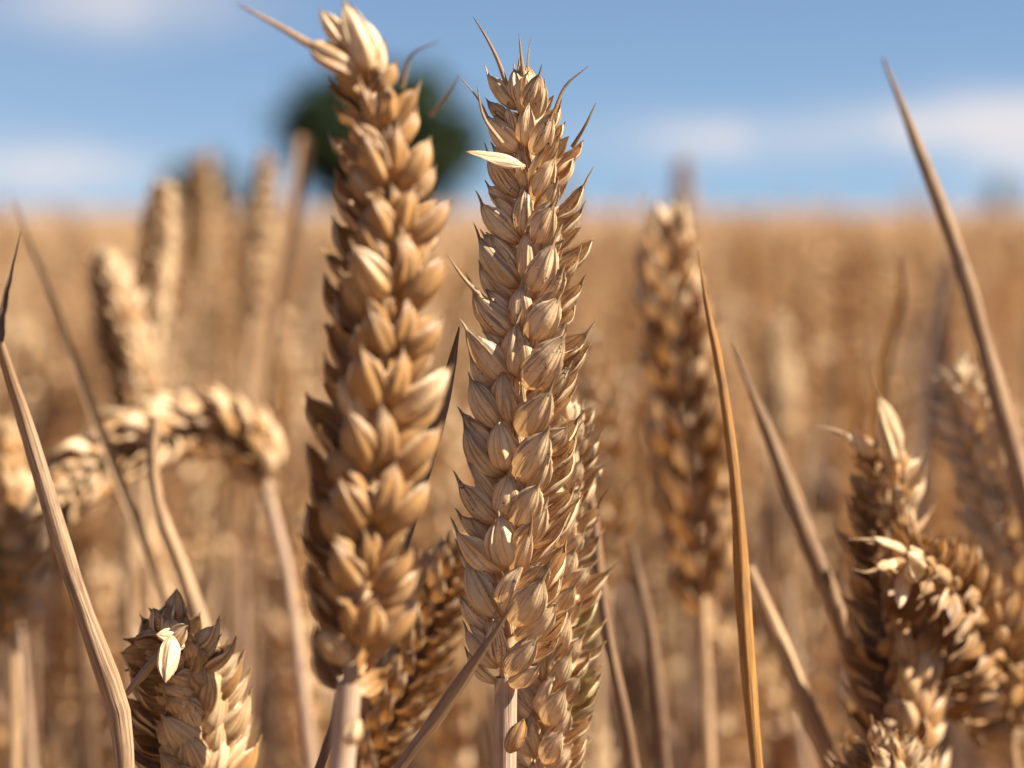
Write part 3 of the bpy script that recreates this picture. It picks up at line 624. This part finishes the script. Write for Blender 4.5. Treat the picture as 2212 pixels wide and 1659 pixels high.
for i, (x, y) in enumerate(spots):
    w = gf.choice(12, p=(.12, .12, .1, .07, .05, .04) * 2); w = w if y > .70 else (0, 1, 2, 6, 7, 8)[w % 6]; kk, ms, me = temps[w]
    root = empty('wheat_plant', (x, y, gf.normal(-.005, .022) - (np.interp(y, [.5, .66, .9], [.085, .06, 0])) + (0 if kk == 0 else -.01))); root.rotation_euler = (gf.normal(0, .03), gf.normal(0, .04), gf.uniform(0, 6.28))
    tag(root, LABELS[kk][0], 'wheat', LABELS[kk][1])
    for nm, m_ in (('stem', ms), ('ear', me)) + ((('leaf', leafs[gf.integers(8)]),) if gf.random() < .9 else ()) + ((('leaf', leafs[gf.integers(8)]),) if gf.random() < .8 else ()) + ((('leaf', leafs[gf.integers(8)]),) if gf.random() < .6 else ()):
        c = bpy.data.objects.new(nm, m_); COL.objects.link(c); c.parent = root
        if nm == 'leaf': c.rotation_euler = (0, 0, gf.uniform(0, 6.28)); c.location.z = gf.uniform(-.12, .03)

def tile(tmpl, spots_, g, zj=.034):
    """many plants as one array of vertices and faces"""
    V, F, ST, RN, MI, n = [], [], [], [], [], 0
    ch = g.integers(len(tmpl), size=len(spots_))
    for ti, (v, f, st, rn, mi) in enumerate(tmpl):
        sel = [s for s, c in zip(spots_, ch) if c == ti]
        if not sel: continue
        sel = np.array(sel); m = len(sel); a = g.uniform(0, 6.28, m); ca, sa = np.cos(a), np.sin(a); lx, ly = g.normal(0, .04, (2, m))
        x = v[None, :, 0] * ca[:, None] - v[None, :, 1] * sa[:, None]; y = v[None, :, 0] * sa[:, None] + v[None, :, 1] * ca[:, None]; z = np.broadcast_to(v[None, :, 2], x.shape)
        P3 = np.stack([x + sel[:, :1] + lx[:, None] * z, y + sel[:, 1:] + ly[:, None] * z, z + g.normal(-.005, zj, m)[:, None]], -1).reshape(-1, 3)
        Fm = (f[None] + (np.arange(m) * len(v))[:, None, None] + n).reshape(-1, f.shape[1]); n += m * len(v)
        V.append(P3); F.append(Fm); MI.append(np.tile(mi, m)); ST.append(np.tile(st, (m, 1)) + np.repeat(np.stack([np.zeros(m), np.zeros(m), g.uniform(0, 60, m)], 1), len(v), 0)); RN.append(np.tile(rn, (m, 1)) + np.repeat(np.stack([g.normal(.1, .35, m), np.zeros(m), np.zeros(m)], 1), len(v), 0))
    return [np.concatenate(q) for q in (V, F, ST, RN, MI)]
def template(spik, nsp, nod, stem_n, nu, nv, leaves):
    a, b_ = low_plant(gf, spik, nsp, nod, stem_n=stem_n, nu=nu, nv=nv)
    parts = [a.arrays() + (1,), b_.arrays() + (0,)]
    for _ in range(leaves):
        mb = MB(); h = gf.uniform(.35, .68); aa = gf.uniform(0, 6.28); d = np.array((math.cos(aa), math.sin(aa), 0))
        p, _l = smooth_path([np.array((0, 0, h)), np.array((0, 0, h + .08)) + d * .03, np.array((0, 0, h + gf.uniform(-.06, .14))) + d * .13], 6)
        blade(mb, p, [.006, .009, .002], fold=.4, nu=3, rnd=(gf.uniform(.2, .8), .4, 0), twist=gf.uniform(-1, 1)); parts.append(mb.arrays() + (1,))
    n = 0; out = [[], [], [], [], []]
    for v, f, st, rn, k in parts:
        out[0].append(v); out[1].append(f + n); out[2].append(st); out[3].append(rn); out[4].append(np.full(len(f), k)); n += len(v)
    return [np.concatenate(q) for q in out]
midT = [template(2, 14, nd, 3, 3, 4, 3) for nd in (.1, .2, .5, 1.0, 1.6, .1, .3, .2)]
farT = [template(0, 7, nd, 1, 3, 3, 0) for nd in (.1, .3, .7, 1.4)]
fr = lambda y: .30 * y + .25
near_sides = [s for s in scatter(lambda y: 1.1, -.4, Y1, 190, gf) if abs(s[0]) > .225 * max(s[1], 0) + .07 and (s[0] ** 2 + s[1] ** 2) > .25 ** 2 and not (0 < s[1] < .75 and abs(s[0]) < .225 * s[1] + .17) and not (.10 < s[0] < .34 and .36 < s[1] < .56)]
mid_spots = scatter(fr, Y1, 5.0, 330, gf)
far_spots = scatter(fr, 5.0, 16., 170, gf)
A_ = tile(midT, near_sides + mid_spots, gf); B_ = tile(farT, far_spots, gf)
crop = bpy.data.objects.new('wheat_crop', mesh_from('wheat_crop', np.vstack([A_[0], B_[0]]), np.vstack([A_[1], B_[1] + len(A_[0])]), np.vstack([A_[2], B_[2]]), np.vstack([A_[3], B_[3]]), HUSK, mat2=FSTEM, mi=np.concatenate([A_[4], B_[4]]))); COL.objects.link(crop)
tag(crop, 'ripe wheat crop of the field further back, thousands of ears', 'wheat crop', kind='stuff')
# beyond some 14 m the crop closes to an even top
rr = np.concatenate([np.linspace(13.5, 40, 90), np.linspace(41, 160, 110), np.geomspace(165, 1500, 60)]); th = np.linspace(R(-40), R(40), 420)
RR, TH = np.meshgrid(rr, th, indexing='ij'); Zc = .80 + gf.normal(0, .025, RR.shape) * np.interp(RR, [13, 60, 1500], [1, 1.2, 1.5]) - .10 * np.clip((15 - RR) / 1.5, 0, 1)
mb = MB(); cp = np.stack([RR * np.sin(TH) + gf.normal(0, .05, RR.shape), RR * np.cos(TH), Zc], -1); mb.grid(cp, np.zeros_like(cp), (.5, .3, 0))
far_c = mb.build('far_crop', CANOPY); tag(far_c, 'even tan top of the ripe wheat reaching to the horizon', 'wheat crop', kind='stuff')

def tree(label, px0, px1, pyt, d, seed, squash=1.0, nleaf=5200):
    g = np.random.default_rng(seed); a = P((px0 + px1) / 2, 455, d); w = (px1 - px0) / 2212 * HW * d; top = P(0, pyt, d)[2]
    root = empty('tree', (a[0], a[1], 0)); tag(root, label, 'tree')
    mb = MB(); H = top; tube(mb, smooth_path([np.zeros(3), np.array((.1, 0, H * .3)), np.array((-.1, .1, H * .75))], 10)[0], np.linspace(.045 * H, .012 * H, 10), nu=10)
    for k in range(9):
        an = g.uniform(0, 6.28); z0 = g.uniform(.2, .5) * H; tube(mb, smooth_path([np.array((0, 0, z0)), np.array((math.cos(an) * w * .15, math.sin(an) * w * .15, z0 + .15 * H)), np.array((math.cos(an) * w * .34, math.sin(an) * w * .34, z0 + .3 * H))], 6)[0], np.linspace(.02 * H, .005 * H, 6), nu=6)
    mb.build('trunk', BARK, root)
    nc = 34; cen = g.normal(0, 1, (nc, 3)); cen /= np.linalg.norm(cen, axis=1, keepdims=True); cen *= g.uniform(.35, 1, nc)[:, None] ** .6
    cen = cen * np.array((w * .45, w * .45, H * .43)) + np.array((0, 0, H * .50))
    c = cen[g.integers(nc, size=nleaf)] + g.normal(0, 1, (nleaf, 3)) * np.array((w, w, H)) * g.uniform(.03, .075, (nleaf, 1))
    c[:, 2] = np.clip(c[:, 2], .3, H); s = .04 * w * g.uniform(.5, 1.2, nleaf)
    n = g.normal(0, 1, (nleaf, 3)); n /= np.linalg.norm(n, axis=1, keepdims=True); t = np.cross(n, g.normal(0, 1, (nleaf, 3))); t /= np.linalg.norm(t, axis=1, keepdims=True); b_ = np.cross(n, t)
    v = np.stack([c - t * s[:, None], c + b_ * s[:, None] * .5, c + t * s[:, None], c - b_ * s[:, None] * .5], 1).reshape(-1, 3); f = np.arange(nleaf * 4).reshape(-1, 4)
    o = bpy.data.objects.new('crown', mesh_from('crown', v, f, np.zeros_like(v), np.zeros_like(v), FOL)); COL.objects.link(o); o.parent = root
tree('large round dark green tree far off behind the field', 590, 1035, 108, 130, 3, nleaf=14000)
tree('small dark bush far off behind the field, left of the large tree', 352, 545, 328, 140, 5, nleaf=8000)
tree('tiny faint far tree near the right edge of the horizon', 2128, 2190, 372, 420, 8, nleaf=1800)

for o in COL.objects:
    if 'off' in o: del o['off']
